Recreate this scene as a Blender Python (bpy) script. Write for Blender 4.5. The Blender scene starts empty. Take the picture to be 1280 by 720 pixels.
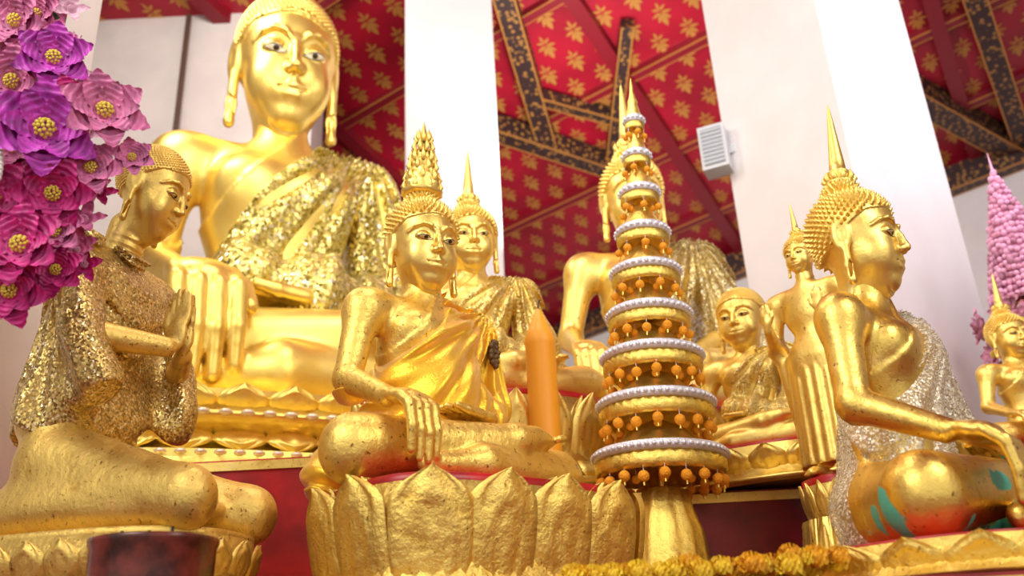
import bpy, math, numpy as np, random, time
from mathutils import Matrix, Vector, Euler
T0=time.time()
rng=np.random.default_rng(7); random.seed(5)
pi=math.pi
scene=bpy.context.scene
scene.view_settings.view_transform='Standard'

# ---------------------------------------------------------------- materials
def newmat(name):
    m=bpy.data.materials.new(name); m.use_nodes=True
    nt=m.node_tree; b=nt.nodes['Principled BSDF']
    return m,nt,b
def N(nt,t,**kw):
    n=nt.nodes.new(t)
    for k,v in kw.items():
        if k in n.inputs: n.inputs[k].default_value=v
        else: setattr(n,k,v)
    return n
def ramp(nt,fac,stops):
    r=nt.nodes.new('ShaderNodeValToRGB')
    e=r.color_ramp.elements
    e[0].position,e[0].color=stops[0][0],(*stops[0][1],1)
    e[1].position,e[1].color=stops[-1][0],(*stops[-1][1],1)
    for p,c in stops[1:-1]:
        x=e.new(p); x.color=(*c,1)
    nt.links.new(fac,r.inputs[0]); return r.outputs[0]
def simple(name,col,rough=.5,metal=0.,bump=0,bs=20,var=0.0,**kw):
    m,nt,b=newmat(name)
    b.inputs['Base Color'].default_value=(*col,1)
    b.inputs['Roughness'].default_value=rough
    b.inputs['Metallic'].default_value=metal
    tc=N(nt,'ShaderNodeTexCoord')
    if bump or var:
        no=N(nt,'ShaderNodeTexNoise',Scale=bs,Detail=4.0); nt.links.new(tc.outputs['Object'],no.inputs['Vector'])
        if bump:
            bp=N(nt,'ShaderNodeBump',Strength=bump,Distance=.02); nt.links.new(no.outputs['Fac'],bp.inputs['Height'])
            nt.links.new(bp.outputs[0],b.inputs['Normal'])
        if var:
            lo=tuple(c*(1-var) for c in col); hi=tuple(min(1,c*(1+var)) for c in col)
            nt.links.new(ramp(nt,no.outputs['Fac'],[(.35,lo),(.65,hi)]),b.inputs['Base Color'])
    for k,v in kw.items():
        b.inputs[k.replace('_',' ')].default_value=v
    return m
def gold(name,col=(.95,.70,.19),sc=1.0,rough=.36,patina=.62,bump=.25,teal=False):
    m,nt,b=newmat(name); L=nt.links
    tc=N(nt,'ShaderNodeTexCoord'); v=tc.outputs['Object']
    n1=N(nt,'ShaderNodeTexNoise',Scale=9*sc,Detail=6.0,Roughness=.65); L.new(v,n1.inputs['Vector'])
    n2=N(nt,'ShaderNodeTexNoise',Scale=60*sc,Detail=5.0,Roughness=.7); L.new(v,n2.inputs['Vector'])
    dark=(col[0]*.78,col[1]*.66,col[2]*.5); hi=(1.0,min(1,col[1]*1.12),col[2]*1.6)
    c1=ramp(nt,n1.outputs['Fac'],[(.3,dark),(.45,col),(.6,col),(.75,hi)])
    c2=ramp(nt,n2.outputs['Fac'],[(patina,(0,0,0)),(patina+.06,(1,1,1))])
    mx=N(nt,'ShaderNodeMix',data_type='RGBA'); L.new(c2,mx.inputs[0]); L.new(c1,mx.inputs[6]); mx.inputs[7].default_value=(.25,.11,.02,1)
    out=mx.outputs[2]
    if teal:
        n3=N(nt,'ShaderNodeTexNoise',Scale=6.0,Detail=3.0); L.new(v,n3.inputs['Vector'])
        sp=N(nt,'ShaderNodeSeparateXYZ'); L.new(v,sp.inputs[0])
        mr=N(nt,'ShaderNodeMapRange'); L.new(sp.outputs['Z'],mr.inputs[0]); mr.inputs[1].default_value=.05; mr.inputs[2].default_value=.3; mr.inputs[3].default_value=.12; mr.inputs[4].default_value=-.2
        ad=N(nt,'ShaderNodeMath',operation='ADD'); L.new(n3.outputs['Fac'],ad.inputs[0]); L.new(mr.outputs[0],ad.inputs[1])
        c3=ramp(nt,ad.outputs[0],[(.66,(0,0,0)),(.68,(1,1,1))])
        m2=N(nt,'ShaderNodeMix',data_type='RGBA'); L.new(c3,m2.inputs[0]); L.new(out,m2.inputs[6]); m2.inputs[7].default_value=(.08,.5,.36,1)
        out=m2.outputs[2]
        iv=N(nt,'ShaderNodeMath',operation='SUBTRACT'); iv.inputs[0].default_value=1; L.new(c3,iv.inputs[1]); L.new(iv.outputs[0],b.inputs['Metallic'])
    else: b.inputs['Metallic'].default_value=.9
    L.new(out,b.inputs['Base Color'])
    mr2=N(nt,'ShaderNodeMapRange'); L.new(n1.outputs['Fac'],mr2.inputs[0]); mr2.inputs[3].default_value=rough-.06; mr2.inputs[4].default_value=rough+.16
    L.new(mr2.outputs[0],b.inputs['Roughness'])
    bp=N(nt,'ShaderNodeBump',Strength=bump,Distance=.02/sc); L.new(n1.outputs['Fac'],bp.inputs['Height'])
    bp2=N(nt,'ShaderNodeBump',Strength=bump*.5,Distance=.004/sc); L.new(n2.outputs['Fac'],bp2.inputs['Height']); L.new(bp.outputs[0],bp2.inputs['Normal'])
    L.new(bp2.outputs[0],b.inputs['Normal'])
    return m
def glitter(name,c1,c2,c3,sc=90,alpha=1.0,metal=.8,tilt=.8):
    m,nt,b=newmat(name); L=nt.links
    tc=N(nt,'ShaderNodeTexCoord'); v=tc.outputs['Object']
    vo=N(nt,'ShaderNodeTexVoronoi',Scale=float(sc)); L.new(v,vo.inputs['Vector'])
    sp=N(nt,'ShaderNodeSeparateColor'); L.new(vo.outputs['Color'],sp.inputs[0])
    L.new(ramp(nt,sp.outputs[0],[(.15,c1),(.6,c2),(.90,c2),(.96,c3)]),b.inputs['Base Color'])
    b.inputs['Metallic'].default_value=metal; b.inputs['Roughness'].default_value=.38
    sb=N(nt,'ShaderNodeVectorMath',operation='SUBTRACT'); L.new(vo.outputs['Color'],sb.inputs[0]); sb.inputs[1].default_value=(.5,.5,.5)
    sc_=N(nt,'ShaderNodeVectorMath',operation='SCALE'); L.new(sb.outputs[0],sc_.inputs[0]); sc_.inputs['Scale'].default_value=tilt
    ge=N(nt,'ShaderNodeNewGeometry'); ad=N(nt,'ShaderNodeVectorMath',operation='ADD'); L.new(ge.outputs['Normal'],ad.inputs[0]); L.new(sc_.outputs[0],ad.inputs[1])
    nm=N(nt,'ShaderNodeVectorMath',operation='NORMALIZE'); L.new(ad.outputs[0],nm.inputs[0]); L.new(nm.outputs[0],b.inputs['Normal'])
    if alpha<1:
        L.new(ramp(nt,sp.outputs[1],[(1-alpha-.02,(.25,.25,.25)),(1-alpha+.02,(1,1,1))]),b.inputs['Alpha'])
    return m

M_gold=gold('gold_leaf'); M_goldR=gold('gold_leaf_rough',(.92,.66,.16),rough=.38,patina=.60,bump=.55)
M_goldP=gold('gold_leaf_crumpled',(.92,.66,.16),rough=.34,patina=.61,bump=1.0,sc=1.3)
M_goldB=gold('gold_polished',(.98,.74,.18),rough=.36,patina=.85,bump=.12)
M_goldT=gold('gold_leaf_teal',(.88,.62,.15),rough=.32,patina=.61,bump=.35,teal=True)
M_goldH=gold('gold_head',(.95,.70,.19),sc=.35,rough=.34,patina=.68,bump=.12)
M_goldHB=gold('gold_head_polished',(.98,.74,.19),sc=.35,rough=.34,patina=.88,bump=.06)
M_goldD=gold('gold_aged',(.80,.56,.15),rough=.42,patina=.60,bump=.5)
M_goldHD=gold('gold_head_aged',(.84,.60,.16),sc=.35,rough=.38,patina=.66,bump=.15)
M_eyew=simple('eye_white',(.80,.72,.50),.3); M_eyeg=simple('eye_gilt',(.80,.60,.22),.3,.6); M_eyed=simple('eye_dark',(.05,.03,.015),.25)
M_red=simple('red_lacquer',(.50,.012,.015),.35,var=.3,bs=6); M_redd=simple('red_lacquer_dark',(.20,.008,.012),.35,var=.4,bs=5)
M_satin=simple('satin_gold',(.98,.58,.03),.3,.55,bump=.15,bs=160,Sheen_Weight=.3)
M_gl=glitter('sequin_cloth_gold',(.50,.34,.07),(.92,.70,.22),(1,.95,.6),190,tilt=.75)
M_glB=glitter('sequin_cloth_gold_large',(.38,.30,.05),(.90,.76,.24),(1,1,.8),170,tilt=.95)
M_glS=glitter('sequin_net_gold',(.55,.42,.17),(.88,.72,.34),(1,1,.8),220,alpha=.55,tilt=.6)
M_glE=glitter('sheer_net_cream',(.62,.53,.36),(.90,.82,.62),(1,1,.95),200,alpha=.42,metal=.3,tilt=.45)
M_glD=glitter('sequin_cloth_bronze',(.34,.22,.06),(.74,.53,.17),(1,.9,.6),170,tilt=.6)
M_white=simple('plaster_white',(.80,.76,.76),.6,bump=.05,bs=3,var=.03); M_cream=simple('plaster_cream',(.76,.71,.68),.6,bump=.05,bs=3,var=.05)

# ---------------------------------------------------------------- mesh helpers
class MB:
    def __init__(s): s.v=[];s.f=[];s.m=[];s.n=0
    def add(s,v,f,mat=0):
        v=np.asarray(v,float).reshape(-1,3); s.v.append(v)
        for q in f: s.f.append([int(i)+s.n for i in q]); s.m.append(mat)
        s.n+=len(v)
    def grid(s,P,mat=0,wrapu=False):
        P=np.asarray(P,float); a,b=P.shape[:2]; f=[]
        for i in range(a if wrapu else a-1):
            for j in range(b-1):
                i2=(i+1)%a; f.append((i*b+j,i2*b+j,i2*b+j+1,i*b+j+1))
        s.add(P.reshape(-1,3),f,mat)
    def lathe(s,prof,n=24,c=(0,0,0),mat=0,mod=None,ax=1.,ay=1.):
        P=np.zeros((n,len(prof),3))
        for i in range(n):
            th=2*pi*i/n
            for j,(r,z) in enumerate(prof):
                rr=r*(mod(th,z,j) if mod else 1)
                P[i,j]=(c[0]+ax*rr*math.cos(th),c[1]+ay*rr*math.sin(th),c[2]+z)
        s.grid(P,mat,True)
    def sphere(s,c,r,mat=0,n=8,m=6,sc=(1,1,1)):
        P=np.zeros((n,m+1,3))
        for i in range(n):
            for j in range(m+1):
                a=2*pi*i/n;b=-pi/2+pi*j/m
                P[i,j]=(c[0]+r*sc[0]*math.cos(a)*math.cos(b),c[1]+r*sc[1]*math.sin(a)*math.cos(b),c[2]+r*sc[2]*math.sin(b))
        s.grid(P,mat,True)
    def box(s,lo,hi,mat=0,M=None):
        x0,y0,z0=lo;x1,y1,z1=hi
        v=np.array([(x0,y0,z0),(x1,y0,z0),(x1,y1,z0),(x0,y1,z0),(x0,y0,z1),(x1,y0,z1),(x1,y1,z1),(x0,y1,z1)],float)
        if M is not None: v=np.array([M@Vector(p) for p in v])
        s.add(v,[(0,3,2,1),(4,5,6,7),(0,1,5,4),(1,2,6,5),(2,3,7,6),(3,0,4,7)],mat)
    def tube(s,pts,r,mat=0,n=6):
        pts=[Vector(p) for p in pts]; P=np.zeros((n,len(pts),3))
        for j,p in enumerate(pts):
            d=(pts[min(j+1,len(pts)-1)]-pts[max(j-1,0)]).normalized()
            a=d.orthogonal().normalized() if j==0 else (a-d*a.dot(d)).normalized()
            b=d.cross(a); rr=r[j] if hasattr(r,'__len__') else r
            for i in range(n):
                t=2*pi*i/n; P[i,j]=p+a*rr*math.cos(t)+b*rr*math.sin(t)
        s.grid(P,mat,True)
    def obj(s,name,mats,smooth=True,parent=None,loc=(0,0,0),rot=(0,0,0),scale=1):
        me=bpy.data.meshes.new(name)
        me.from_pydata(np.concatenate(s.v).tolist(),[],s.f)
        for m in mats: me.materials.append(m)
        me.polygons.foreach_set('material_index',s.m)
        if smooth: me.polygons.foreach_set('use_smooth',[True]*len(me.polygons))
        me.update()
        return mkobj(name,me,parent,loc,rot,scale)
def mkobj(name,me,parent=None,loc=(0,0,0),rot=(0,0,0),scale=1):
    o=bpy.data.objects.new(name,me); scene.collection.objects.link(o)
    o.location=loc;o.rotation_euler=rot;o.scale=(scale,)*3 if not hasattr(scale,'__len__') else scale
    if parent: o.parent=parent
    return o
def arrmesh(name,V,Q,mat):
    me=bpy.data.meshes.new(name); me.from_pydata(V.tolist(),[],Q.tolist())
    me.materials.append(mat); me.polygons.foreach_set('use_smooth',[True]*len(me.polygons)); me.update(); return me

# ---------------------------------------------------------------- implicit surfaces
class Field:
    def __init__(s,lo,hi,h):
        s.lo=np.array(lo,float); s.h=h
        n=[int(round((hi[i]-lo[i])/h))+1 for i in range(3)]
        s.ax=[s.lo[i]+h*np.arange(n[i]) for i in range(3)]
        s.F=np.full(n,1.0,np.float32)
    def copy(s):
        c=Field.__new__(Field); c.lo=s.lo;c.h=s.h;c.ax=s.ax;c.F=s.F.copy(); return c
    def apply(s,lo,hi,fn,k,sub):
        sl=[];X=[]
        for i in range(3):
            a=max(0,int(np.floor((lo[i]-s.lo[i])/s.h))); b=min(len(s.ax[i]),int(np.ceil((hi[i]-s.lo[i])/s.h))+1)
            if a>=b: return
            sl.append(slice(a,b)); X.append(s.ax[i][a:b])
        d=fn(X[0][:,None,None],X[1][None,:,None],X[2][None,None,:])
        a=s.F[tuple(sl)]
        if sub:
            h=np.clip(.5+.5*(d+a)/k,0,1); r=-(d*(1-h)+(-a)*h-k*h*(1-h))
        else:
            h=np.clip(.5+.5*(d-a)/k,0,1); r=d*(1-h)+a*h-k*h*(1-h)
        s.F[tuple(sl)]=r
    def cone(s,a,b,r1,r2=None,k=.03,sub=False):
        r2=r1 if r2 is None else r2
        a=np.array(a,float);b=np.array(b,float);R=max(r1,r2)+k+.06
        ab=b-a;L2=ab@ab
        def fn(X,Y,Z):
            t=np.clip(((X-a[0])*ab[0]+(Y-a[1])*ab[1]+(Z-a[2])*ab[2])/L2,0,1)
            return np.sqrt((X-a[0]-t*ab[0])**2+(Y-a[1]-t*ab[1])**2+(Z-a[2]-t*ab[2])**2)-(r1+(r2-r1)*t)
        s.apply(np.minimum(a,b)-R,np.maximum(a,b)+R,fn,k,sub)
    def chain(s,P,r,k=.03,sub=False):
        for i in range(len(P)-1):
            s.cone(P[i],P[i+1],r[i] if hasattr(r,'__len__') else r,r[i+1] if hasattr(r,'__len__') else r,k,sub)
    def ell(s,c,r,k=.03,rot=None,sub=False):
        R=np.array(rot.to_matrix() if rot else np.eye(3)); Ri=R.T
        m=(max(r) if rot else np.array(r))+k+.06
        def fn(X,Y,Z):
            x=X-c[0];y=Y-c[1];z=Z-c[2]
            a=Ri[0,0]*x+Ri[0,1]*y+Ri[0,2]*z;b=Ri[1,0]*x+Ri[1,1]*y+Ri[1,2]*z;g=Ri[2,0]*x+Ri[2,1]*y+Ri[2,2]*z
            k0=np.sqrt((a/r[0])**2+(b/r[1])**2+(g/r[2])**2);k1=np.sqrt((a/r[0]**2)**2+(b/r[1]**2)**2+(g/r[2]**2)**2)+1e-9
            return k0*(k0-1)/k1
        s.apply(np.array(c)-m,np.array(c)+m,fn,k,sub)
    def XYZ(s): return s.ax[0][:,None,None],s.ax[1][None,:,None],s.ax[2][None,None,:]
    def blur(s,n):
        F=np.clip(s.F,-.2,.1)
        for _ in range(n):
            for a in range(3):
                F=.5*F+.25*(np.roll(F,1,a)+np.roll(F,-1,a))
        s.F=F
    def mesh(s,name,mat,F=None):
        F=s.F if F is None else F
        F=F.copy(); F[0]=F[-1]=1;F[:,0]=1;F[:,-1]=1;F[:,:,0]=1;F[:,:,-1]=1
        S=F<0; n=np.array(F.shape)-1
        C=np.zeros(n,np.int8)
        for dx in(0,1):
            for dy in(0,1):
                for dz in(0,1): C+=S[dx:dx+n[0],dy:dy+n[1],dz:dz+n[2]]
        act=(C>0)&(C<8); I=np.argwhere(act); idx=-np.ones(n,np.int64); idx[act]=np.arange(len(I))
        acc=np.zeros((len(I),3));cnt=np.zeros(len(I))
        for ax in range(3):
            e=np.zeros(3,int);e[ax]=1;o=[q for q in range(3) if q!=ax]
            for p in(0,1):
                for q in(0,1):
                    a=np.zeros(3,int);a[o[0]]=p;a[o[1]]=q
                    A=I+a;B=A+e;fa=F[A[:,0],A[:,1],A[:,2]];fb=F[B[:,0],B[:,1],B[:,2]]
                    m=(fa<0)!=(fb<0); t=np.where(m,fa/np.where(m,fa-fb,1),0)
                    acc+=m[:,None]*(a+t[:,None]*e);cnt+=m
        V=s.lo+s.h*(I+acc/cnt[:,None])
        Q=[]
        for ax in range(3):
            b,c=(ax+1)%3,(ax+2)%3
            s0=[slice(1,-1)]*3;s1=[slice(1,-1)]*3;s0[ax]=slice(0,-1);s1[ax]=slice(1,None)
            M=S[tuple(s0)]!=S[tuple(s1)];P=np.argwhere(M);P[:,b]+=1;P[:,c]+=1
            def g(db,dc):
                R=P.copy();R[:,b]+=db;R[:,c]+=dc;return idx[R[:,0],R[:,1],R[:,2]]
            q=np.stack([g(-1,-1),g(0,-1),g(0,0),g(-1,0)],1)
            ins=S[P[:,0],P[:,1],P[:,2]]; q[~ins]=q[~ins][:,::-1]; Q.append(q)
        return arrmesh(name,V,np.concatenate(Q),mat)
    def front(s,x,z):
        x=np.asarray(x,float);z=np.asarray(z,float)
        fx=(x-s.lo[0])/s.h;fz=(z-s.lo[2])/s.h;i=np.floor(fx).astype(int);k=np.floor(fz).astype(int);a=(fx-i)[:,None];b=(fz-k)[:,None]
        c=(s.F[i,:,k]*(1-a)*(1-b)+s.F[i+1,:,k]*a*(1-b)+s.F[i,:,k+1]*(1-a)*b+s.F[i+1,:,k+1]*a*b)
        j=np.argmax(c<0,axis=1);j=np.maximum(j,1);r=np.arange(len(x));f0=c[r,j-1];f1=c[r,j]
        return s.lo[1]+s.h*(j-1+f0/(f0-f1))

# ---------------------------------------------------------------- heads
def build_head(h=.0115):
    f=Field((-.52,-.56,-.9),(.52,.58,.62),h)
    f.cone((0,.07,-.25),(0,.08,-.95),.185,.2,.02)
    for zr in (-.56,-.64,-.73):
        f.ell((0,.075,zr),(.205,.205,.028),.03)
    f.ell((0,.07,.15),(.365,.42,.37),.08)
    f.ell((0,-.05,-.08),(.31,.32,.40),.1)
    f.ell((0,-.19,-.38),(.13,.13,.11),.14)
    for s in(-1,1):
        f.ell((s*.15,-.2,-.17),(.14,.14,.16),.1)
        f.ell((s*.14,-.45,.035),(.10,.09,.06),.06,sub=True)
        f.ell((s*.142,-.312,.022),(.088,.06,.052),.015)
        f.chain([(s*.035,-.37,.085),(s*.09,-.372,.135),(s*.16,-.35,.15),(s*.23,-.30,.125),(s*.285,-.22,.07)],[.014,.018,.017,.014,.008],.025)
        f.cone((s*.042,-.398,-.128),(s*.035,-.37,-.11),.030,.03,.03)
        f.ell((s*.372,.05,.02),(.04,.095,.17),.03,Euler((0,0,s*-.35)))
        f.ell((s*.425,.02,.03),(.035,.05,.10),.02,Euler((0,0,s*-.35)),sub=True)
        f.chain([(s*.37,.03,-.1),(s*.372,.02,-.3),(s*.378,.0,-.43)],[.035,.038,.042],.03)
        f.ell((s*.38,-.0,-.33),(.06,.014,.09),.01,sub=True)
    f.chain([(0,-.365,.09),(0,-.395,0),(0,-.44,-.11)],[.022,.028,.038],.035)
    f.cone((0,-.38,-.185),(0,-.365,-.205),.008,.008,.05)
    f.ell((0,-.315,-.25),(.12,.06,.075),.06)
    f.chain([(-.125,-.300,-.222),(-.06,-.356,-.237),(-.02,-.374,-.225),(0,-.372,-.232),(.02,-.374,-.225),(.06,-.356,-.237),(.125,-.300,-.222)],[.009,.017,.018,.017,.018,.017,.009],.02)
    f.chain([(-.09,-.318,-.262),(-.04,-.354,-.280),(.04,-.354,-.280),(.09,-.318,-.262)],[.012,.022,.022,.012],.02)
    f.chain([(-.145,-.312,-.222),(-.07,-.378,-.254),(0,-.396,-.258),(.07,-.378,-.254),(.145,-.312,-.222)],.007,.012,sub=True)
    X,Y,Z=f.XYZ()
    zl=.26-np.clip((Y+.2)/.55,0,1)*.42+.03*np.cos(X*9)
    cap=(np.sqrt((X/.388)**2+((Y-.07)/.44)**2+((Z-.15)/.395)**2)-1)*.39
    f.F=np.minimum(f.F,np.maximum(cap,zl-Z)).astype(np.float32)
    me=f.mesh('head',M_goldH)
    mb=MB()
    def patch(cx,cz,a,b,off,mat,s,almond=True):
        U,V=11,7; xs=[];zs=[]
        for i in range(U):
            u=-1+2*i/(U-1)
            for j in range(V):
                v=-1+2*j/(V-1)
                if almond: x=a*u; z=b*v*(1-u*u)+ .10*a*(u)
                else:
                    r=math.sqrt(1-u*u*.98);x=a*u;z=b*v*r
                xs.append(cx+s*x);zs.append(cz+z)
        y=f.front(xs,zs)-off
        P=np.stack([xs,y,zs],1).reshape(U,V,3); mb.grid(P,mat)
    for s in(-1,1):
        patch(s*.142,-.002,.090,.026,.004,1,s)
        patch(s*.142,-.005,.080,.018,.007,0,s)
        patch(s*.14,-.004,.022,.017,.010,1,s,False)
    eyes=mb.obj('eyes',[M_eyeg,M_eyed]); eme=eyes.data; bpy.data.objects.remove(eyes)
    return me,eme
def curl_pts(n):
    out=[]
    for i in range(n):
        z=1-2*(i+.5)/n;r=math.sqrt(1-z*z);t=i*pi*(3-math.sqrt(5))
        p=(.388*r*math.cos(t),.07+.44*r*math.sin(t),.15+.395*z); nrm=Vector((r*math.cos(t)/.388,r*math.sin(t)/.44,z/.395)).normalized()
        zl=.26-min(max((p[1]+.2)/.55,0),1)*.42+.03*math.cos(p[0]*9)
        if p[2]>zl+.015: out.append((Vector(p),nrm))
    return out
def build_hair(n=820,r=.026,ush=True,point=1.6,nu=150):
    mb=MB()
    pts=curl_pts(n)
    if ush:
        for i in range(nu):
            z=1-(i+.5)/nu;rr=math.sqrt(1-z*z);t=i*pi*(3-math.sqrt(5))
            p=Vector((.19*rr*math.cos(t),.1+.2*rr*math.sin(t),.47+.22*z)); nn=Vector((rr*math.cos(t),rr*math.sin(t),z)).normalized()
            pts.append((p,nn))
        mb.sphere((0,.1,.47),.19,0,20,12,(1,1.05,1.15))
    for p,nn in pts:
        a=nn.orthogonal().normalized();b=nn.cross(a);prof=[(1,-.3),(.95,.25),(.6,.75),(.0,point)]
        P=np.zeros((6,4,3))
        for i in range(6):
            t=2*pi*i/6
            for j,(q,hh) in enumerate(prof): P[i,j]=p+(a*math.cos(t)+b*math.sin(t))*q*r+nn*hh*r
        mb.grid(P,0,True)
    o=mb.obj('hair_curls',[M_goldH]);me=o.data;bpy.data.objects.remove(o);return me
def build_finial(kind):
    mb=MB()
    if kind=='flame':
        prof=[(.0,.62),(.17,.62),(.215,.66),(.185,.70),(.21,.735),(.17,.78),(.185,.81),(.15,.86),(.16,.89),(.12,.95),(.125,.98),(.088,1.05),(.088,1.08),(.055,1.2),(.036,1.34),(.015,1.46),(0,1.52)]
        mb.lathe(prof,40,(0,.1,0),0,mod=lambda t,z,j:1+.16*abs(math.sin(4*t+ j*.8)))
        for row in range(6):
            for k in range(8):
                t=2*pi*(k+.5*row)/8; zz=.66+row*.12; rr=.195-.027*row
                base=Vector((rr*math.cos(t),.1+rr*math.sin(t),zz)); o=Vector((math.cos(t),math.sin(t),0))
                mb.tube([base,base+o*.03+Vector((0,0,.04)),base+o*.012+Vector((0,0,.10)),base+o*.022+Vector((0,0,.14))],[.026,.03,.018,.002],0,6)
    else:
        prof=[(0,.62),(.12,.62),(.16,.655),(.11,.69),(.135,.715),(.10,.745),(.12,.77),(.085,.80),(.075,.92),(.055,1.1),(.035,1.3),(.016,1.46),(0,1.54)]
        mb.lathe(prof,24,(0,.1,0),0)
        for k in range(10):
            t=2*pi*k/10;o=Vector((math.cos(t),math.sin(t),0));base=Vector((0,.1,.67))+o*.12
            mb.tube([base,base+o*.035+Vector((0,0,.03)),base+o*.02+Vector((0,0,.10))],[.03,.03,.003],0,6)
    o=mb.obj('finial',[M_goldH]);me=o.data;bpy.data.objects.remove(o);return me

# ---------------------------------------------------------------- bodies
def torso(f,dz=0,lean=0):
    def p(x,y,z): return (x,y-lean*(z),z+dz)
    f.ell(p(0,.06,.11),(.205,.165,.125),.05); f.ell(p(0,.05,.26),(.14,.112,.17),.07)
    f.ell(p(0,.04,.47),(.172,.112,.145),.07)
    for s in(-1,1):
        f.ell(p(s*.08,-.025,.515),(.085,.06,.062),.05)
    f.cone(p(-.18,.05,.585),p(.18,.05,.585),.055,.055,.05)
    f.cone(p(0,.05,.6),p(0,.04,.74),.063,.06,.05)
def build_seated(h=.0065,ex=-.30,hx=0.,hs=1.,kr=.385,kl=.445,cloth=True):
    f=Field((-.58,-.44,-.03),(.60,.36,.80),h)
    torso(f)
    for s in(-1,1):
        f.ell((s*.235,.05,.565),(.062,.062,.068),.05)
        f.cone((s*.24,.05,.56),(ex if s<0 else .30,.035,.335),.055,.043,.04)
    c=f.copy()
    X,Y,Z=f.XYZ()
    s_=.765*(X-.02)-.642*(Z-.66)
    reg=np.maximum(np.maximum(-s_,(.05-Z)),(s_-.42))
    f.F=np.minimum(f.F,np.maximum(f.F-.007,reg)).astype(np.float32)
    f.cone((ex,.035,.335),(-.303+hx,-.17,.235),.043,.029*hs,.02)
    f.cone((.30,.035,.335),(.13,-.13,.225),.043,.029,.02)
    f.cone((-.12,.04,.10),(-kr+.02,-.10,.095),.105,.09,.05); f.cone((.12,.04,.10),(kl-.02,-.10,.095),.105,.09,.05)
    f.cone((kl,-.12,.09),(-.05,-.29,.06),.09,.05,.03); f.cone((-.05,-.29,.06),(-.24,-.27,.045),.045,.03,.03)
    f.cone((-kr,-.12,.095),(.12,-.255,.15),.092,.048,.025)
    f.cone((.12,-.255,.155),(.21,-.24,.17),.042,.04,.03); f.ell((.24,-.23,.175),(.09,.045,.028),.02,Euler((0,0,.25)))
    for i in range(5):
        f.cone((.31,-.265+i*.017,.18),(.345-.006*abs(i-1),-.262+i*.019,.185),.0115,.010,.005)
    hc=-.29+hx; oy=-.015 if hx else 0
    f.ell((hc,-.235+oy,.222),(.056*hs,.062*hs,.024*hs),.02,Euler((.25,0,0)))
    for i in range(4):
        x=hc+(-.043+i*.029)*hs; dl=[0,.018,.022,.008][i]*hs
        f.chain([(x,-.262+oy,.215),(x+.002,-.299+oy,.185),(x+.004,-.310+oy,.125-dl*.5),(x+.006,-.302+oy,.065-dl)],[.016*hs,.0155*hs,.0145*hs,.011*hs],.006)
    f.chain([(hc+.04*hs,-.20+oy,.225),(hc+.062*hs,-.245+oy,.205),(hc+.070*hs,-.28+oy,.165)],[.019*hs,.0165*hs,.013*hs],.008)
    f.ell((.055,-.175,.222),(.065,.05,.022),.02,Euler((0,0,.5)))
    for i in range(4):
        y=-.225+i*.026;dl=[.02,0,.004,.025][i]
        f.chain([(.01,y,.222),(-.05,y-.006,.225),(-.115+dl,y-.006,.232)],[.015,.0135,.0105],.006)
    f.chain([(.06,-.135,.235),(.02,-.13,.25),(-.02,-.145,.255)],[.018,.015,.012],.008)
    me=f.mesh('seated_body',M_gold)
    if not cloth: return me
    X,Y,Z=c.XYZ()
    s1=c.copy(); s1.cone((.30,.035,.335),(.2,-.06,.27),.043,.035,.02)
    s1.ell((0,-.02,.3),(.16,.13,.16),.08)
    s1.cone((-.12,.09,.28),(-.24,.12,.14),.05,.055,.06); s1.cone((-.24,.12,.14),(-.29,.12,.05),.055,.06,.05)
    s1.blur(8)
    ang=np.arctan2(Z-.66,X-.26)
    fold=.009*np.sin(26*ang+5*Y+2*np.sin(9*X+4*Z))+.005*np.sin(47*ang+9*Y)
    hem=-(.765*(X-.065)-.642*(Z-.655)+.012*np.sin(20*Z))
    reg=np.maximum(hem,.18+.03*np.sin(14*X)-Z)
    tail=np.maximum((.0-Z)+.0*X,-( -.12-X)); tail=np.maximum(tail,.0-Y); tail=np.maximum(tail,Z-.30)
    reg=np.minimum(reg,tail)
    fold=fold+np.where((X<-.15)&(Z<.3),.010*np.sin(60*X+40*Z+8*np.sin(20*Z)),0)
    satin=s1.mesh('satin_sash',M_satin,np.maximum(s1.F-.016-fold,reg))
    s2=c.copy(); s2.cone((-.10,-.08,.29),(.06,-.14,.24),.05,.07,.05); s2.cone((.06,-.14,.24),(.24,-.1,.2),.06,.05,.05)
    s2.cone((.30,.05,.35),(.34,.06,.06),.06,.09,.08); s2.cone((.30,.035,.335),(.2,-.06,.27),.05,.045,.03)
    s2.blur(8)
    ang=np.arctan2(Z-.68,X-.2)
    fold=.010*np.sin(19*ang+7*Y+2*np.sin(8*X+5*Z))+.005*np.sin(43*ang+3*Z)
    hem=-(.80*(X-.075)-.60*(Z-.655)+.010*np.sin(17*Z))
    reg=np.maximum(hem,(.17+.03*np.sin(23*X)-.5*np.clip(X-.2,0,.2))-Z)
    shawl=s2.mesh('sequin_shawl',M_gl,np.maximum(s2.F-.016-fold,reg))
    s3=c.copy(); s3.cone((.22,.06,.56),(.45,.02,.06),.07,.12,.08); s3.cone((.2,.14,.5),(.25,.22,.04),.08,.12,.08)
    s3.blur(8)
    fold=.014*np.sin(24*ang+9*Y)+.006*np.sin(51*ang)
    hem=-(.765*(X-.11)-.642*(Z-.655))
    net=s3.mesh('sequin_net',M_glS,np.maximum(s3.F-.02-fold,np.maximum(hem,.03-Z)))
    return me,satin,shawl,net
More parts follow.
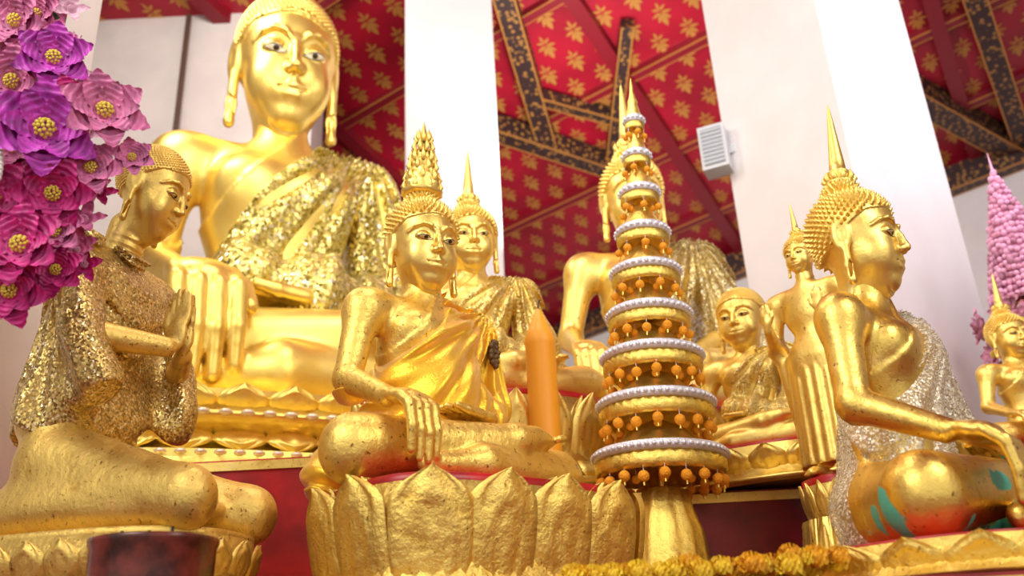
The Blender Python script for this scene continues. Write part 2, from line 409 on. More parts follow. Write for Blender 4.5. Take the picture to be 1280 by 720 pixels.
def build_kneel(h=.0085):
    f=Field((-.42,-.72,-.03),(.42,.52,1.1),h)
    torso(f,.24,.12)
    for s in(-1,1):
        sh=(s*.225,-.05,.80)
        f.ell(sh,(.062,.062,.068),.05); f.cone(sh,(s*.27,-.14,.54),.056,.045,.04)
    c=f.copy()
    for s in(-1,1):
        f.cone((s*.27,-.14,.54),(s*.05,-.31,.54),.045,.030,.02)
        f.ell((s*.022,-.325,.59),(.02,.035,.055),.012)
        for i in range(4):
            y=-.352+i*.02;L=[.085,.10,.105,.09][i]
            f.chain([(s*.016,y,.63),(s*.013,y-.002,.67),(s*.010,y+.002,.63+L)],[.0115,.0105,.008],.004)
        f.chain([(s*.024,-.295,.58),(s*.022,-.278,.62),(s*.018,-.275,.66)],[.014,.012,.009],.006)
        f.cone((s*.11,-.0,.20),(s*.19,-.54,.07),.13,.07,.06)
        f.cone((s*.19,-.52,.075),(s*.16,.10,.07),.075,.06,.05); f.cone((s*.16,.10,.07),(s*.13,.30,.05),.055,.035,.03)
        for i in range(5): f.cone((s*(.10+i*.017),.30,.035),(s*(.10+i*.018),.345-.006*i,.02),.013,.011,.006)
    f.ell((0,-.1,.07),(.26,.40,.08),.08)
    me=f.mesh('kneeling_body',M_goldD)
    c.ell((0,-.0,.5),(.18,.11,.32),.1); c.cone((0,.0,.7),(.0,.06,.22),.12,.14,.1)
    for s in(-1,1): c.cone((s*.26,-.13,.56),(s*.23,-.19,.40),.05,.065,.05)
    c.blur(8); X,Y,Z=c.XYZ()
    ang=np.arctan2(Z-.95,Y+.0)
    fold=.012*np.sin(20*ang+6*X+2*np.sin(9*Z))+.006*np.sin(41*ang+8*X)
    reg=np.maximum(np.maximum(.30+.04*np.sin(13*Y+4*X)+.3*np.clip(-Y-.1,0,1)-Z,Z-(.885+.1*(Y+.05))),-.30-Y)
    cl=c.mesh('sequin_robe',M_glD,np.maximum(c.F-.015-fold,reg))
    return me,cl
def build_standing(h=.007):
    f=Field((-.24,-.24,-.01),(.24,.2,.86),h)
    f.ell((0,0,.50),(.10,.075,.12),.05); f.ell((0,0,.68),(.115,.07,.11),.05); f.cone((-.10,0,.765),(.10,0,.765),.04,.04,.04)
    f.cone((0,0,.77),(0,-.005,.86),.036,.034,.03)
    for s in(-1,1):
        f.cone((s*.05,0,.48),(s*.055,0,.08),.075,.055,.05); f.ell((s*.055,-.06,.025),(.032,.085,.028),.02)
        for i in range(5): f.cone((s*(.032+i*.011),-.125,.02),(s*(.032+i*.012),-.15+.004*i,.015),.008,.007,.004)
        f.ell((s*.145,0,.75),(.04,.04,.045),.03); f.cone((s*.15,0,.75),(s*.18,.0,.57),.036,.029,.03)
        f.cone((s*.18,0,.57),(s*.12,-.15,.60),.029,.02,.02)
        f.ell((s*.115,-.165,.635),(.022,.014,.032),.01)
        for i in range(4):
            x=s*(.097+i*.0115); L=[.045,.055,.052,.042][i]
            f.chain([(x,-.167,.66),(x,-.168,.66+L*.5),(x,-.163,.66+L)],[.0072,.0066,.005],.003)
        f.chain([(s*.098,-.165,.63),(s*.085,-.168,.65),(s*.08,-.168,.672)],[.009,.008,.006],.004)
        f.cone((s*.17,.01,.55),(s*.13,.02,.12),.03,.02,.05)
    X,Y,Z=f.XYZ()
    rob=(np.sqrt((X/(.135+.05*(.5-Z)))**2+(Y/(.08+.02*(.5-Z)))**2)-1)*.09
    rob=np.maximum(np.maximum(rob-.003*np.sin(X*140),Z-.5),.06-Z); f.F=np.minimum(f.F,rob).astype(np.float32)
    return f.mesh('standing_body',M_gold)

HEAD,EYES=build_head(); HAIR=build_hair(); HAIRS=build_hair(2000,.0145,False,.9); HAIRP=build_hair(760,.025,True,1.8); HAIRF=build_hair(2000,.0155,True,.9,420)
FLAME=build_finial('flame'); SPIRE=build_finial('spire')
SEAT,SATIN,SHAWL,NET=build_seated(); SEATB=build_seated(ex=-.262,hx=.085,hs=1.25,kr=.42,kl=.42,cloth=False); KN,KNC=build_kneel(); ST=build_standing()
print('meshes',time.time()-T0)
def setmat(o,m):
    o.material_slots[0].link='OBJECT'; o.material_slots[0].material=m
def head(parent,loc=(0,.03,.83),rot=(.08,0,0),s=.32,hair=HAIR,fin=SPIRE,mat=None,eye=None):
    h=mkobj('head',HEAD,parent,loc,rot,s)
    e=mkobj('eyes',EYES,h); hr=mkobj('hair_curls',hair,h)
    if eye: setmat(e,eye)
    L=[h,hr]
    if fin: L.append(mkobj('finial',fin,h))
    if mat:
        for o in L: setmat(o,mat)
    return h
def statue(name,body,loc,yaw,scale,mat,hmat,cloths=(),zs=1.0,headkw={}):
    o=mkobj(name,body,None,loc,(0,0,math.radians(yaw)),(scale,scale,scale*zs)); setmat(o,mat)
    head(o,mat=hmat,**headkw)
    for me,m,nm in cloths:
        c=mkobj(nm,me,o)
        if m: setmat(c,m)
    return o
PA=((-.31,3.1,1.535),46); PB=((-1.66,5.75,2.42),30); PC=((-.20,4.2,2.13),12); PD=((.82,5.1,2.2),5); PE=((1.235,2.8,1.25),49); PF=((2.68,4.6,1.88),10); PH=((1.14,4.25,1.86),-33); PG=((-1.465,2.95,1.43),78)
A=statue('buddha_statue',SEAT,*PA,1.11,M_goldR,M_goldH,[(SATIN,M_satin,'satin_sash')],zs=1.06,headkw=dict(fin=FLAME,hair=HAIRP,rot=(.1,0,-.26)))
mb=MB()
for k in range(26):
    t=k*2.4; r=.0075*math.sqrt(k); mb.sphere((.255+r*.5*math.cos(t),-.03-abs(r*.3),.50+r*1.2*math.sin(t)),.011,0,8,6)
mb.obj('brooch',[simple('bronze_brooch',(.16,.09,.035),.5,.5)],parent=A)
B=statue('buddha_statue',SEATB,*PB,3.05,M_goldB,M_goldHB,[(SHAWL,M_glB,'sequin_shawl')],zs=1.175,headkw=dict(hair=HAIRF,s=.34,loc=(0,.02,.842),rot=(.2,0,-.08),eye=M_eyew))
C=statue('buddha_statue',SEAT,*PC,1.14,M_gold,M_goldH,[(SHAWL,M_gl,'sequin_shawl')])
D=statue('buddha_statue',SEAT,*PD,1.6,M_gold,M_goldH,[(NET,M_glS,'sequin_net')],zs=1.17)
E=statue('buddha_statue',SEAT,*PE,1.13,M_goldT,M_goldH,[(NET,M_glE,'sequin_net')],zs=1.11,headkw=dict(hair=HAIRP,s=.305,rot=(.06,0,.05)))
F_=statue('buddha_statue',SEAT,*PF,.78,M_gold,M_goldH)
H=statue('disciple_statue',SEAT,*PH,.84,M_gold,M_goldH,[(SHAWL,M_gl,'sequin_shawl')],headkw=dict(hair=HAIRS,fin=None,s=.38,loc=(0,.03,.85)))
G=statue('disciple_statue',KN,*PG,1.0,M_goldD,M_goldHD,[(KNC,M_glD,'sequin_robe')],zs=1.16,headkw=dict(hair=HAIRS,fin=None,loc=(0,-.15,1.09),rot=(.32,0,.12),s=.31))
I_=statue('standing_buddha_statue',ST,(1.275,3.6,1.634),-45,1.05,M_gold,M_goldH,headkw=dict(loc=(0,-.005,.93),s=.165))

# ---------------------------------------------------------------- pedestals
def se(a,b,n,ph):
    c,s=math.cos(ph),math.sin(ph); return a*math.copysign(abs(c)**(2/n),c),b*math.copysign(abs(s)**(2/n),s)
def ring(a,b,n,cnt):
    P=np.array([se(a,b,n,2*pi*i/720) for i in range(721)]);L=np.r_[0,np.cumsum(np.linalg.norm(np.diff(P,axis=0),axis=1))]
    q=np.linspace(0,L[-1],cnt+1)[:-1];x=np.interp(q,L,P[:,0]);y=np.interp(q,L,P[:,1])
    t=np.stack([np.interp(q+.01,L,P[:,0])-x,np.interp(q+.01,L,P[:,1])-y],1)
    t/=np.linalg.norm(t,axis=1)[:,None]; return np.stack([x,y],1),t,L[-1]/cnt
def petals(mb,a,b,n,cnt,z,H,bul,curl,up=1,mat=0,wf=1.0,sh=.5):
    P,T,w=ring(a,b,n,cnt)
    for p,t in zip(P,T):
        o=np.array([t[1],-t[0]]); G=np.zeros((15,15,3))
        for i in range(15):
            s=-1+i/7
            for j in range(15):
                q=j/14; wd=w*.5*wf*(.86+.2*math.sin(min(q/.6,1)*pi/2))*(1-max(0,(q-sh)/(1-sh))**1.9)
                inner=math.exp(-((math.hypot(s/.6,(q-.42)/.36)-1)/.16)**2)*.06*w
                out=bul*math.sin(pi*.8*q)+curl*q**4-(s*s)*w*.16+.035*w*math.exp(-(s/.13)**2)*(1-q)+.08*w*math.exp(-((abs(s)-.85)/.12)**2)+inner
                G[i,j]=(p[0]+t[0]*s*wd+o[0]*out,p[1]+t[1]*s*wd+o[1]*out,z+up*q*H)
        mb.grid(G,mat)
def loft(mb,prof,a,b,n,mat=0,cnt=72):
    P=np.zeros((cnt,len(prof)+1,3))
    for i in range(cnt):
        for j,(d,z) in enumerate(prof):
            x,y=se(a+d,b+d,n,2*pi*i/cnt);P[i,j]=(x,y,z)
        P[i,-1]=(0,0,prof[-1][1])
    mb.grid(P,mat,True)
def lotus(loc,yaw,a,b,H,cnt,gm,rm,n=2.6,bul=.05,curl=.05,ph=.72,two=True,sh=.5,drop=.02):
    mb=MB()
    loft(mb,[(.02,0),(.04,0),(.04,H*.12),(0,H*.15),(-.01,H*.3),(-.03,H*.5),(-.02,H*.93)],a,b,n,0)
    loft(mb,[(-.02,H*.93),(-.02,H*.985),(-.04,H)],a,b,n,1)
    loft(mb,[(.05,0),(.075,.01),(.075,H*.1),(.05,H*.13)],a,b,n,0)
    top=H-drop
    petals(mb,a-.03,b-.03,n,cnt,H*(1-ph),top-H*(1-ph),bul,curl,1,0,1.06,sh)
    if two: petals(mb,a+.0,b+.0,n,cnt,H*(1-ph)+.01,H*(1-ph)*.8,bul*.9,.02,-1,0,1.0,sh)
    petals(mb,a-.06,b-.06,n,cnt,H*.5,top-H*.5,bul*.8,curl*.6,1,0,.8,sh)
    return mb.obj('lotus_pedestal',[gm,rm],loc=loc,rot=(0,0,math.radians(yaw)))
def fw(o,yaw,d):
    y=math.radians(yaw); return (o[0]+math.sin(y)*d,o[1]-math.cos(y)*d)
def under(P,W,z0,a,b,cnt,gm,rm,off=.10,**k):
    root,yaw=P
    x,y=fw(root,yaw,off*W); return lotus((x,y,z0),yaw,a*W,b*W,root[2]+.004-z0,cnt,gm,rm,**k)
lotus((-.145,3.02,1.15),38,.51,.36,PA[0][2]+.004-1.15,13,M_goldP,M_red,bul=.045,curl=.05,sh=.74,n=3.4,drop=-.005,ph=.92,two=False)
under(PC,1.12,1.68,.53,.34,18,M_gold,M_red)
under(PD,1.45,1.68,.53,.34,18,M_gold,M_red)
under(PE,1.13,1.15,.53,.34,20,M_goldP,M_red,ph=.95,two=False,bul=.02,curl=.04,drop=.0)
under(PF,.78,1.68,.53,.34,16,M_gold,M_red)
under(PH,.84,1.68,.56,.38,16,M_gold,M_red,two=False)
x,y=fw(PG[0],78,.12); lotus((x,y,1.15),78,.33,.50,.284,24,M_goldD,M_goldD,bul=.03,curl=.02,ph=.55,drop=.03)
lotus((1.275,3.6,1.15),-30,.18,.18,.49,16,M_gold,M_red,n=2.0,bul=.02,curl=.015,ph=.35)
mb=MB(); a,b=1.5,1.02; K=.505
loft(mb,[(.25,0),(.25,.1),(.18,.12),(.2,.2),(.08,.26),(.0,.34),(.0,.42),(.1,.5),(.16,.55),(.16,.6),(.08,.64),(.02,.9),(-.1,.97)],a,b,2.6,0,96)
petals(mb,a+.02,b+.02,2.6,34,.62,.3,.08,.05,1,0,1.0); petals(mb,a-.03,b-.03,2.6,34,.68,.28,.06,.05,1,0,.8)
petals(mb,a+.03,b+.03,2.6,34,.48,.26,.1,.06,-1,0,1.0); petals(mb,a+.1,b+.1,2.6,60,.22,.1,.04,.02,-1,0,1.0)
P,T,w=ring(a+.17,b+.17,2.6,90)
for p in P: mb.sphere((p[0],p[1],.575),.035,1,8,6)
P,T,w=ring(a+.22,b+.22,2.6,110)
for p in P: mb.sphere((p[0],p[1],.16),.03,1,8,6)
x,y=fw(PB[0],25,.3)
mb.obj('lotus_throne',[M_goldB,simple('pearl_gilt',(.9,.8,.6),.3,.4)],loc=(x,y,1.93),rot=(0,0,math.radians(27)),scale=(1,1,K))

# ---------------------------------------------------------------- altar + room
def boxobj(name,lo,hi,mat,rot=0,trim=None):
    cx,cy=(lo[0]+hi[0])/2,(lo[1]+hi[1])/2
    mb=MB(); mb.box((lo[0]-cx,lo[1]-cy,0),(hi[0]-cx,hi[1]-cy,hi[2]-lo[2]),0)
    mats=[mat]
    if trim:
        mats.append(trim); hx,hy,hz=(hi[0]-lo[0])/2+.015,(hi[1]-lo[1])/2+.015,hi[2]-lo[2]
        mb.box((-hx,-hy,hz-.05),(hx,-hy+.014,hz-.01),1); mb.box((-hx,-hy,.02),(hx,-hy+.014,.05),1)
    return mb.obj(name,mats,False,loc=(cx,cy,lo[2]),rot=(0,0,math.radians(rot)))
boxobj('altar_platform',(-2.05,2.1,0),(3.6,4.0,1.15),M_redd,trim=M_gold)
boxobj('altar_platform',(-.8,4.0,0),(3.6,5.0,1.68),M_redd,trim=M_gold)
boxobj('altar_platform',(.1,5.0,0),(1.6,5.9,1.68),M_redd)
boxobj('altar_platform',(-3.9,4.0,0),(-.8,7.0,1.93),M_red,trim=M_gold)
boxobj('floor',(-10,-4,-.1),(10,20,0),simple('floor_red_carpet',(.30,.08,.05),.8,bump=.2,bs=80,var=.2))
DU=Vector((.857,-.515,0)); DV=Vector((.515,.857,0)); Z0=9.71
def cp(u,v,dz=0):
    p=DU*u+DV*v; return (p.x,p.y,Z0-.25*p.y+dz)
M_cred=simple('ceiling_red',(.36,.006,.024),.42,var=.2,bs=1.5); M_cdk=simple('ceiling_rib_red',(.22,.008,.018),.4)
M_cg=simple('ceiling_gilt',(.58,.26,.06),.45,.3)
mb=MB(); G=[[cp(u,v) for v in (-3,22)] for u in (-20,13)]
mb.grid(G,0)
def lbox(u0,u1,v0,v1,z0,z1,mat):
    vs=[cp(u,v,z) for z in(z0,z1) for (u,v) in((u0,v0),(u1,v0),(u1,v1),(u0,v1))]
    mb.add(vs,[(0,1,2,3),(7,6,5,4),(0,4,5,1),(1,5,6,2),(2,6,7,3),(3,7,4,0)],mat)
SV=1.40
for i in range(-2,16):
    v=i*SV; lbox(-20,13,v-.05,v+.05,-.10,0,1); lbox(-20,13,v-.055,v-.047,-.105,-.09,2); lbox(-20,13,v+.047,v+.055,-.105,-.09,2)
for i in range(-6,5):
    u=i*3.3; lbox(u-.08,u+.08,-3,22,-.13,0,1)
leafs=[(0,.02,90,.17,.06),(0,-.01,55,.14,.045),(0,-.01,125,.14,.045),(0,-.03,15,.13,.04),(0,-.03,165,.13,.04),(0,-.06,-30,.10,.035),(0,-.06,210,.10,.035),(0,-.07,270,.12,.03)]
for iv in range(-8,64):
    for iu in range(-60,42):
        u=iu*.37+(.185 if iv%2 else 0); v=iv*SV/4+SV/8
        p=DU*u+DV*v
        if p.y<5.5 or p.y>15.5 or p.x<-7 or p.x>10: continue
        for (lu,lv,ang,L,w) in leafs:
            a=math.radians(ang);ca,sa=math.cos(a),math.sin(a);vs=[]
            for q,r in((0,0),(.25,.8),(.5,1),(.8,.55),(1,0),(.8,-.55),(.5,-1),(.25,-.8)):
                X=q*L*.92;Y=r*w*.55; vs.append(cp(u+lu+X*ca-Y*sa,v+lv+X*sa+Y*ca,-.006))
            mb.add(vs,[tuple(range(8))],2)
mb.obj('ceiling',[M_cred,M_cdk,M_cg],False)
m,nt,b_=newmat('beam_black_gold'); L=nt.links
tc=N(nt,'ShaderNodeTexCoord'); vo=N(nt,'ShaderNodeTexVoronoi',Scale=16.0); L.new(tc.outputs['Object'],vo.inputs['Vector'])
L.new(ramp(nt,vo.outputs['Distance'],[(.2,(.40,.19,.04)),(.34,(.22,.10,.03)),(.40,(.035,.015,.015))]),b_.inputs['Base Color']); b_.inputs['Roughness'].default_value=.5; M_beam=m
CC=Vector((0,0,1.0))
def beam(p,q,w=.2,h=.2,name='ceiling_beam'):
    p=CC+(Vector(p)-CC)*1.3;q=CC+(Vector(q)-CC)*1.3;w*=1.1;h*=1.3
    d=q-p;mb=MB();Ln=d.length
    mb.box((0,-w/2,-h/2),(Ln,w/2,h/2),0)
    for s in(-1,1):
        mb.box((0,s*w/2-.008,-h/2-.008),(Ln,s*w/2+.008,-h/2+.008),1)
    o=mb.obj(name,[M_beam,M_cg],False,loc=p)
    X=d.normalized();Zz=Vector((0,0,1));Y=Zz.cross(X).normalized();Zz=X.cross(Y)
    o.rotation_euler=Matrix((X,Y,Zz)).transposed().to_euler(); return o
beam((-.6,6.87,5.75),(1.3,7.98,5.6)); beam((.05,5.8,6.15),(.44,7.6,5.7)); beam((.3,6.9,5.85),(1.2,7.3,5.78),.12,.12); beam((1.1,6.2,6.05),(1.05,7.9,5.62),.12,.12)
beam((3.2,6.7,5.93),(5.7,8.25,5.55),.26,.24); beam((3.7,5.6,6.2),(5.4,8.1,5.58),.2,.2)
def wallseg(name,p,q,z1a,z1b,mat,th=.2):
    p=Vector((*p,0));q=Vector((*q,0));d=(q-p).normalized();n=Vector((-d.y,d.x,0))*th
    vs=[p,q,q+n,p+n]; vs=[tuple(v) for v in vs]+[(p.x,p.y,z1a),(q.x,q.y,z1b),(q.x+n.x,q.y+n.y,z1b),(p.x+n.x,p.y+n.y,z1a)]
    mb=MB(); mb.add(vs,[(0,3,2,1),(4,5,6,7),(0,1,5,4),(1,2,6,5),(2,3,7,6),(3,0,4,7)],0); return mb.obj(name,[mat],False)
def wy(x): return 12.6-.6*(x-3.1)
wallseg('wall_back',(-7,wy(-7)),(9.8,wy(9.8)),Z0-.25*wy(-7),Z0-.25*wy(9.8),M_white)
def s13(x,y,z): 
    v=CC+(Vector((x,y,z))-CC)/1.3; return tuple(v)
beam(s13(-4,wy(-4)-.15,Z0-.2-.25*wy(-4)),s13(9.5,wy(9.5)-.15,Z0-.2-.25*wy(9.5)),.2,.26)
wallseg('wall_left',(-9.8,7.8),(-1.98,7.8),Z0-.25*7.8,Z0-.25*7.8,M_cream,.5)
wallseg('wall_side_left',(-9.8,-3),(-9.8,19),10.4,5,M_white)
wallseg('wall_side_right',(9.8,19),(9.8,-3),5,10.4,M_white)
def column(x,y,sx,sy,rot,mat):
    mb=MB(); z1=Z0-.25*y-.02
    mb.box((-sx/2,-sy/2,0),(sx/2,sy/2,z1),0); mb.box((-sx/2-.06,-sy/2-.06,0),(sx/2+.06,sy/2+.06,.5),0)
    o=mb.obj('column',[mat],False,loc=(x,y,0),rot=(0,0,math.radians(rot)))
    bv=o.modifiers.new('bevel','BEVEL');bv.width=.015;bv.segments=2
    return o
column(-.53,7.5,.86,.86,6,M_white); column(2.44,5.85,1.06,1.06,-58,M_white); column(-2.62,3.525,1.04,.47,0,M_white)
mb=MB(); mb.tube([(-3.35,7.72,0),(-3.35,7.72,7.7)],.03,0,8); mb.obj('trim_1',[simple('dark_wood',(.10,.05,.03),.5)])

# ---------------------------------------------------------------- tiered offering tree
mb=MB()
zs=[0,.22,.43,.625,.83,1.03,1.24,1.44,1.64]; rs=[.265,.236,.21,.177,.15,.118,.09,.065,.047]
for z,r in zip(zs,rs):
    hb=.05+.13*r
    mb.lathe([(r*.93,-.018),(r*1.03,-.018),(r*1.05,0),(r*1.03,.018),(r*.93,.018)],48,(0,0,z),1)
    n=max(14,int(r*230))
    for k in range(n):
        t=2*pi*k/n; mb.sphere((r*1.05*math.cos(t),r*1.05*math.sin(t),z),.0105,1,6,4)
    prof=[(r*.95,-.018),(r*1.0,-.03),(r*.99,-hb*.8),(r*.95,-hb),(r*.90,-hb),(r*.88,-hb*.6),(.012,-hb*.5)]
    mb.lathe(prof,72,(0,0,z),0,mod=lambda t,zz,j:1+.025*math.cos(36*t))
    mb.lathe([(r*.93,.012),(r*.7,.05),(r*.4,.12),(.012,.16)],32,(0,0,z),0)
    n=max(6,int(r*72))
    for k in range(n):
        t=2*pi*k/n+z*3
        for rr,dz in((.95,.026),(.66,.03)):
            if rr<.9 and k%2: continue
            x,y=r*rr*math.cos(t),r*rr*math.sin(t); zb=z-hb-dz-.010*(k%2)
            mb.tube([(x,y,z-hb+.01),(x,y,zb)],.0016,1,4); mb.sphere((x,y,zb),(.014+.036*min(r,.25))*(1 if rr>.9 else .8),2,10,8)
            if rr>.9: mb.tube([(x,y,zb),(x,y,zb-.036)],[.003,.005],0,5)
mb.lathe([(.02,1.62),(.03,1.68),(.018,1.72),(.026,1.75),(.012,1.79),(.008,1.85),(0,1.90)],16,(0,0,0),0)
mb.lathe([(.012,-.6),(.012,1.65)],12,(0,0,0),0)
mb.lathe([(.24,-.63),(.24,-.6),(.19,-.57),(.21,-.5),(.17,-.46),(.15,-.3),(.12,-.22),(.1,-.14),(.02,-.12)],40,(0,0,0),0,mod=lambda t,zz,j:1+.05*math.cos(12*t))
M_orange=simple('orange_pompom',(.98,.38,.01),.7,bump=.6,bs=120); M_silver=simple('silver_beads',(.80,.80,.88),.25,.4,bump=.3,bs=200)
M_fil=gold('gold_filigree',(.98,.74,.17),sc=3,rough=.3,patina=.6,bump=.9)
mb.obj('tiered_offering_tree',[M_fil,M_silver,M_orange],loc=(.575,3.7,1.78),rot=(0,math.radians(2),0))

# ---------------------------------------------------------------- candle
mb=MB(); mb.lathe([(0,0),(.072,0),(.072,.02),(.066,.03),(.066,1.07),(.071,1.09),(.053,1.14),(.031,1.19),(.015,1.235),(.0,1.25)],32,(0,0,.08),0)
mb.tube([(0,0,1.31),(.003,0,1.35),(.012,0,1.37)],.004,1,5)
mb.lathe([(.14,0),(.14,.02),(.06,.05),(.05,.08),(.09,.1),(.09,.12),(0,.12)],32,(0,0,0),2)
mb.obj('altar_candle',[simple('orange_wax',(.97,.40,.02),.45,Subsurface_Weight=.05),M_eyed,M_gold],loc=(.11,3.72,1.15))

# ---------------------------------------------------------------- flowers
M_pur=simple('petal_purple',(.50,.04,.44),.5,var=.35,bs=30); M_pink=simple('petal_pink',(.66,.18,.38),.55,var=.3,bs=30); M_mag=simple('petal_magenta',(.58,.02,.22),.5,var=.35,bs=30)
M_yel=simple('stamen_yellow',(.8,.65,.08),.6); M_pale=simple('petal_pale',(.75,.45,.58),.55); M_bead=simple('white_beads',(.80,.79,.76),.3)
def flower(mb,c,nrm,R,mat,npt=6,rib=9,cup=.35,layers=2,cm=3,spin=0.,wid=.5):
    nrm=Vector(nrm).normalized();a=nrm.orthogonal().normalized();b=nrm.cross(a);c=Vector(c)
    for L in range(layers):
        RR=R*(1-.28*L)
        for k in range(npt):
            t=2*pi*(k+.5*L)/npt+spin; d=a*math.cos(t)+b*math.sin(t);e=nrm.cross(d)
            G=np.zeros((9,25,3))
            for i in range(9):
                s=-1+i/4
                for j in range(25):
                    q=j/24; w=wid*RR*(math.sin(pi*min(1,.08+q*.92))**.75)*(1-.15*q)
                    hgt=RR*(cup*(q**1.5)+.22*L*q+.12*(s*s)*math.sin(pi*q)) + RR*.036*math.sin(q*rib*2*pi+abs(s)*2.5)-RR*.3*max(0,q-.7)
                    G[i,j]=c+d*(q*RR)+e*(s*w*.55)+nrm*hgt
            mb.grid(G,mat)
    for k in range(26):
        z=1-(k+.5)/26;r=math.sqrt(1-z*z);t=k*2.4
        p=c+(a*math.cos(t)+b*math.sin(t))*r*R*.17+nrm*(R*.12+z*R*.16); mb.sphere(p,R*.04,cm,5,4)
def gp(px,py,dy=0):
    return (-1.30+(px-70)*.0024-(170-py)*.0006,2.2+dy,2.49-(py-170)*(.0026 if py>170 else .003))
mb=MB()
FL=[(72,78,46,0,0),(66,178,60,0,-.06),(28,28,44,1,0),(132,150,50,1,-.02),(16,98,46,1,.02),(60,243,44,2,0),(25,312,50,2,-.03),(104,210,36,1,.02),(3,356,42,2,0),
    (85,125,36,2,.04),(5,170,44,1,.05),(-10,40,50,1,.04),(50,282,36,1,.05),(-20,240,50,2,.04),(-40,310,50,2,.06),(45,5,34,1,.05),(-45,120,60,0,.05),(-60,210,55,1,.05),(45,325,32,2,.06),(150,192,26,1,.05),(0,-50,55,1,.03),(-50,-20,60,0,.04),(40,-60,45,0,.06)]
for i,(px,py,r,m_,dy) in enumerate(FL):
    c=gp(px,py,dy); n=Vector((.25+random.uniform(-.3,.35)+(px-60)*.004,-1,-.25+random.uniform(-.3,.3)))
    flower(mb,c,n,r*.0026,m_,6,6,.30,2,3,random.uniform(0,1),.66)
for i in range(110):
    px,py=random.uniform(-70,120),random.uniform(-60,345)
    if px>(85 if py<110 else 125-max(0,py-150)*.4): continue
    c=gp(px,py,.10+random.uniform(-.04,.06)); flower(mb,c,(random.uniform(-.4,.6),-1,random.uniform(-.5,.4)),random.uniform(.045,.075),random.choice([1,1,2,4]),5,3,.5,1,4)
for k in range(4):
    x0=-14+k*10
    for j in range(22):
        p=gp(x0+5*math.sin(j*.3+k),128+j*5.5,-.09-.01*(k%2)); mb.sphere(p,.0105,5,8,6)
mb.tube([gp(-10,340,.14),gp(10,150,.17),gp(20,0,.17),(-1.42,2.37,4.0),(-1.42,2.37,9.1)],[.05,.08,.07,.008,.008],6,10)
mb.obj('hanging_flower_garland',[M_pur,M_pink,M_mag,M_yel,M_pale,M_bead,simple('garland_core_green',(.05,.12,.04),.8)])
mb=MB()
def marigold(c,R,mat):
    c=Vector(c); mb.sphere(c,R*.62,mat,8,6)
    for k in range(60):
        z=1-1.5*(k+.5)/60;r=math.sqrt(max(0,1-z*z));t=k*2.4;d=Vector((r*math.cos(t),r*math.sin(t),z));e=d.orthogonal().normalized();g=d.cross(e)
        q=d*.75*R+c; w=R*.34
        tip=d*R*1.02+c
        mb.add([q-e*w*.5,q+e*w*.5,tip+e*w*.7+g*w*.2,tip+g*w*.5,tip-e*w*.7-g*w*.2],[(0,1,2,3,4)],mat)
for row in range(2):
    for i in range(26):
        x=.12+.66*i/25; marigold((x+random.uniform(-.01,.01),2.42-.06*row+random.uniform(-.03,.03),1.180+.022*row+random.uniform(0,.012)+(.02 if i>20 else 0)),random.uniform(.027,.038),(i+row)%2)
mb.obj('marigold_garland',[simple('marigold_orange',(.98,.42,.01),.6,var=.3,bs=40),simple('marigold_yellow',(1,.62,.03),.6,var=.2,bs=40)])
mb=MB(); mb.lathe([(0,0),(.12,0),(.135,.02),(.15,.1),(.152,.17),(.158,.185),(.158,.195),(.145,.198),(.14,.19),(.13,.15),(0,.15)],48,(0,0,0),0,ax=1)
mb.lathe([(.153,.045),(.158,.05),(.153,.055)],48,(0,0,0),1)
for k in range(9):
    t=k*.7; mb.tube([(.07*math.cos(t),.07*math.sin(t),.15),(.08*math.cos(t),.08*math.sin(t),.20+.01*(k%3))],.004,1,5)
mb.obj('incense_bowl',[simple('lacquer_maroon',(.12,.02,.012),.25,var=.7,bs=14),simple('incense_dark',(.05,.03,.02),.6)],loc=(-.94,2.33,1.15))
mb=MB()
for j in range(22):
    q=j/21; r=.20*(1-q)**.85+.004; z=q*.85; n=max(4,int(r*2*pi/.028))
    for k in range(n):
        t=2*pi*(k+.5*(j%2))/n; mb.sphere((r*math.cos(t)+random.uniform(-.006,.006),r*math.sin(t),z+random.uniform(-.01,.01)),.02*random.uniform(.8,1.2),0 if random.random()<.7 else 2,6,5)
mb.lathe([(.19,-.02),(.17,.1),(.09,.5),(.004,.85)],24,(0,0,0),0)
mb.tube([(0,0,.83),(0,0,1.0)],[.012,.002],0,8)
for k in range(16):
    t=2*pi*k/16; rr=.2 if k%2 else .28
    flower(mb,(rr*math.cos(t),rr*math.sin(t),-.08-.12*(k%3)),(math.cos(t),math.sin(t),.2),.12,2,5,3,.4,2,3)
mb.lathe([(.16,-1.16),(.16,-1.12),(.06,-1.05),(.05,-.5),(.16,-.3),(.2,-.05),(0,-.02)],24,(0,0,0),1)
mb.obj('pink_flower_cone',[simple('pink_cone_petal',(.80,.40,.60),.5),M_gold,simple('petal_dusty_pink',(.6,.25,.38),.6,var=.4,bs=20),M_yel],loc=(3.02,4.9,2.84))
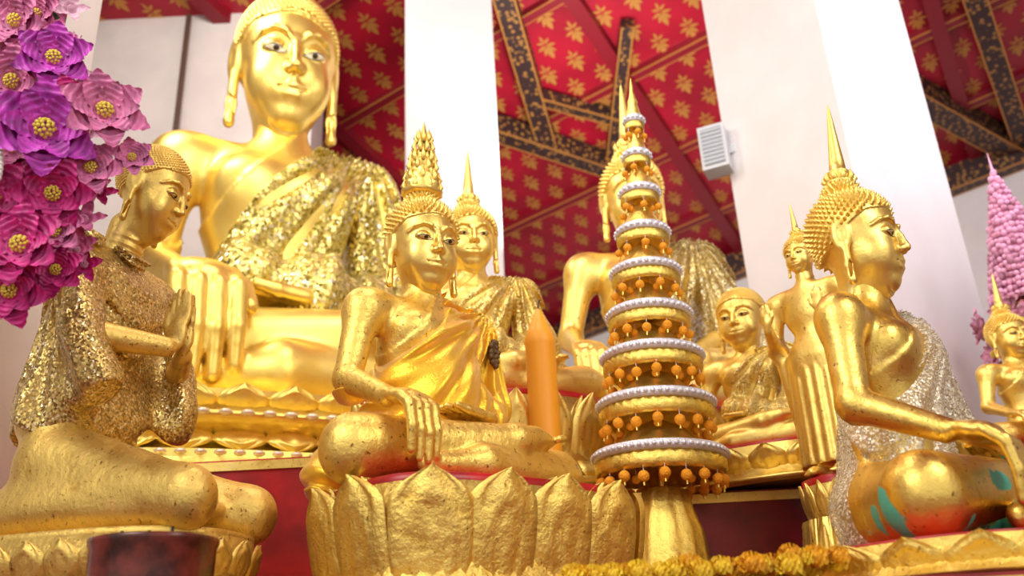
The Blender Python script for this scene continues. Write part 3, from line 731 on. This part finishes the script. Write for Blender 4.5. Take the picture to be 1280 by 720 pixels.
mb=MB(); mb.box((-.14,-.12,-.26),(.14,.12,.26),0); mb.box((-.11,-.13,-.22),(.11,-.12,.22),1)
for k in range(9): mb.box((-.11,-.137,-.2+k*.048),(.11,-.129,-.185+k*.048),0)
mb.box((.12,.03,-.05),(.30,.09,.05),0)
mb.obj('wall_loudspeaker',[simple('speaker_white',(.55,.56,.58),.4),simple('speaker_grille',(.25,.27,.31),.5)],False,loc=(1.62,5.97,4.6),rot=(0,0,math.radians(-25)),scale=.72)

# ---------------------------------------------------------------- light
w=bpy.data.worlds.new('world'); scene.world=w; w.use_nodes=True
w.node_tree.nodes['Background'].inputs[0].default_value=(1,.97,.93,1); w.node_tree.nodes['Background'].inputs[1].default_value=.95
def area(loc,tgt,size,e,col=(1,.95,.88)):
    l=bpy.data.lights.new('fill_area','AREA');l.energy=e;l.size=size;l.color=col
    o=bpy.data.objects.new('fill_light',l);scene.collection.objects.link(o);o.location=loc  # unseen area light, added to brighten statues and ceiling; not a fixture
    o.rotation_euler=(Vector(tgt)-Vector(loc)).to_track_quat('-Z','Y').to_euler()
area((-2.2,.2,4.6),(-.4,3.4,2),1.6,80)
area((2.6,.4,4.4),(.6,3.6,2),1.4,60)
area((0,3.0,5.8),(0,5.5,3),1.6,62)
area((-2.6,4.4,6.4),(-1.6,5.8,4),1.2,62)
area((3.5,3.6,5.4),(4,9,5),1.5,80,(1,.92,1))
area((.9,7.0,4.6),(.6,10.0,7.3),1.2,160)
area((-2.4,5.0,7.2),(-1.0,9.0,7.3),.8,50)

# ---------------------------------------------------------------- camera
p=math.radians(23.07)
cam=bpy.data.cameras.new('camera'); co=bpy.data.objects.new('camera',cam); scene.collection.objects.link(co)
cam.sensor_width=36; cam.lens=36*1120/1280
co.matrix_world=Matrix.Translation((0,0,1.0))@Matrix.Rotation(pi/2+p,4,'X')@Matrix.Rotation(math.radians(-2.94),4,'Z')
cam.dof.use_dof=True; cam.dof.focus_distance=3.15; cam.dof.aperture_fstop=1.8
scene.camera=co
print('done',time.time()-T0)
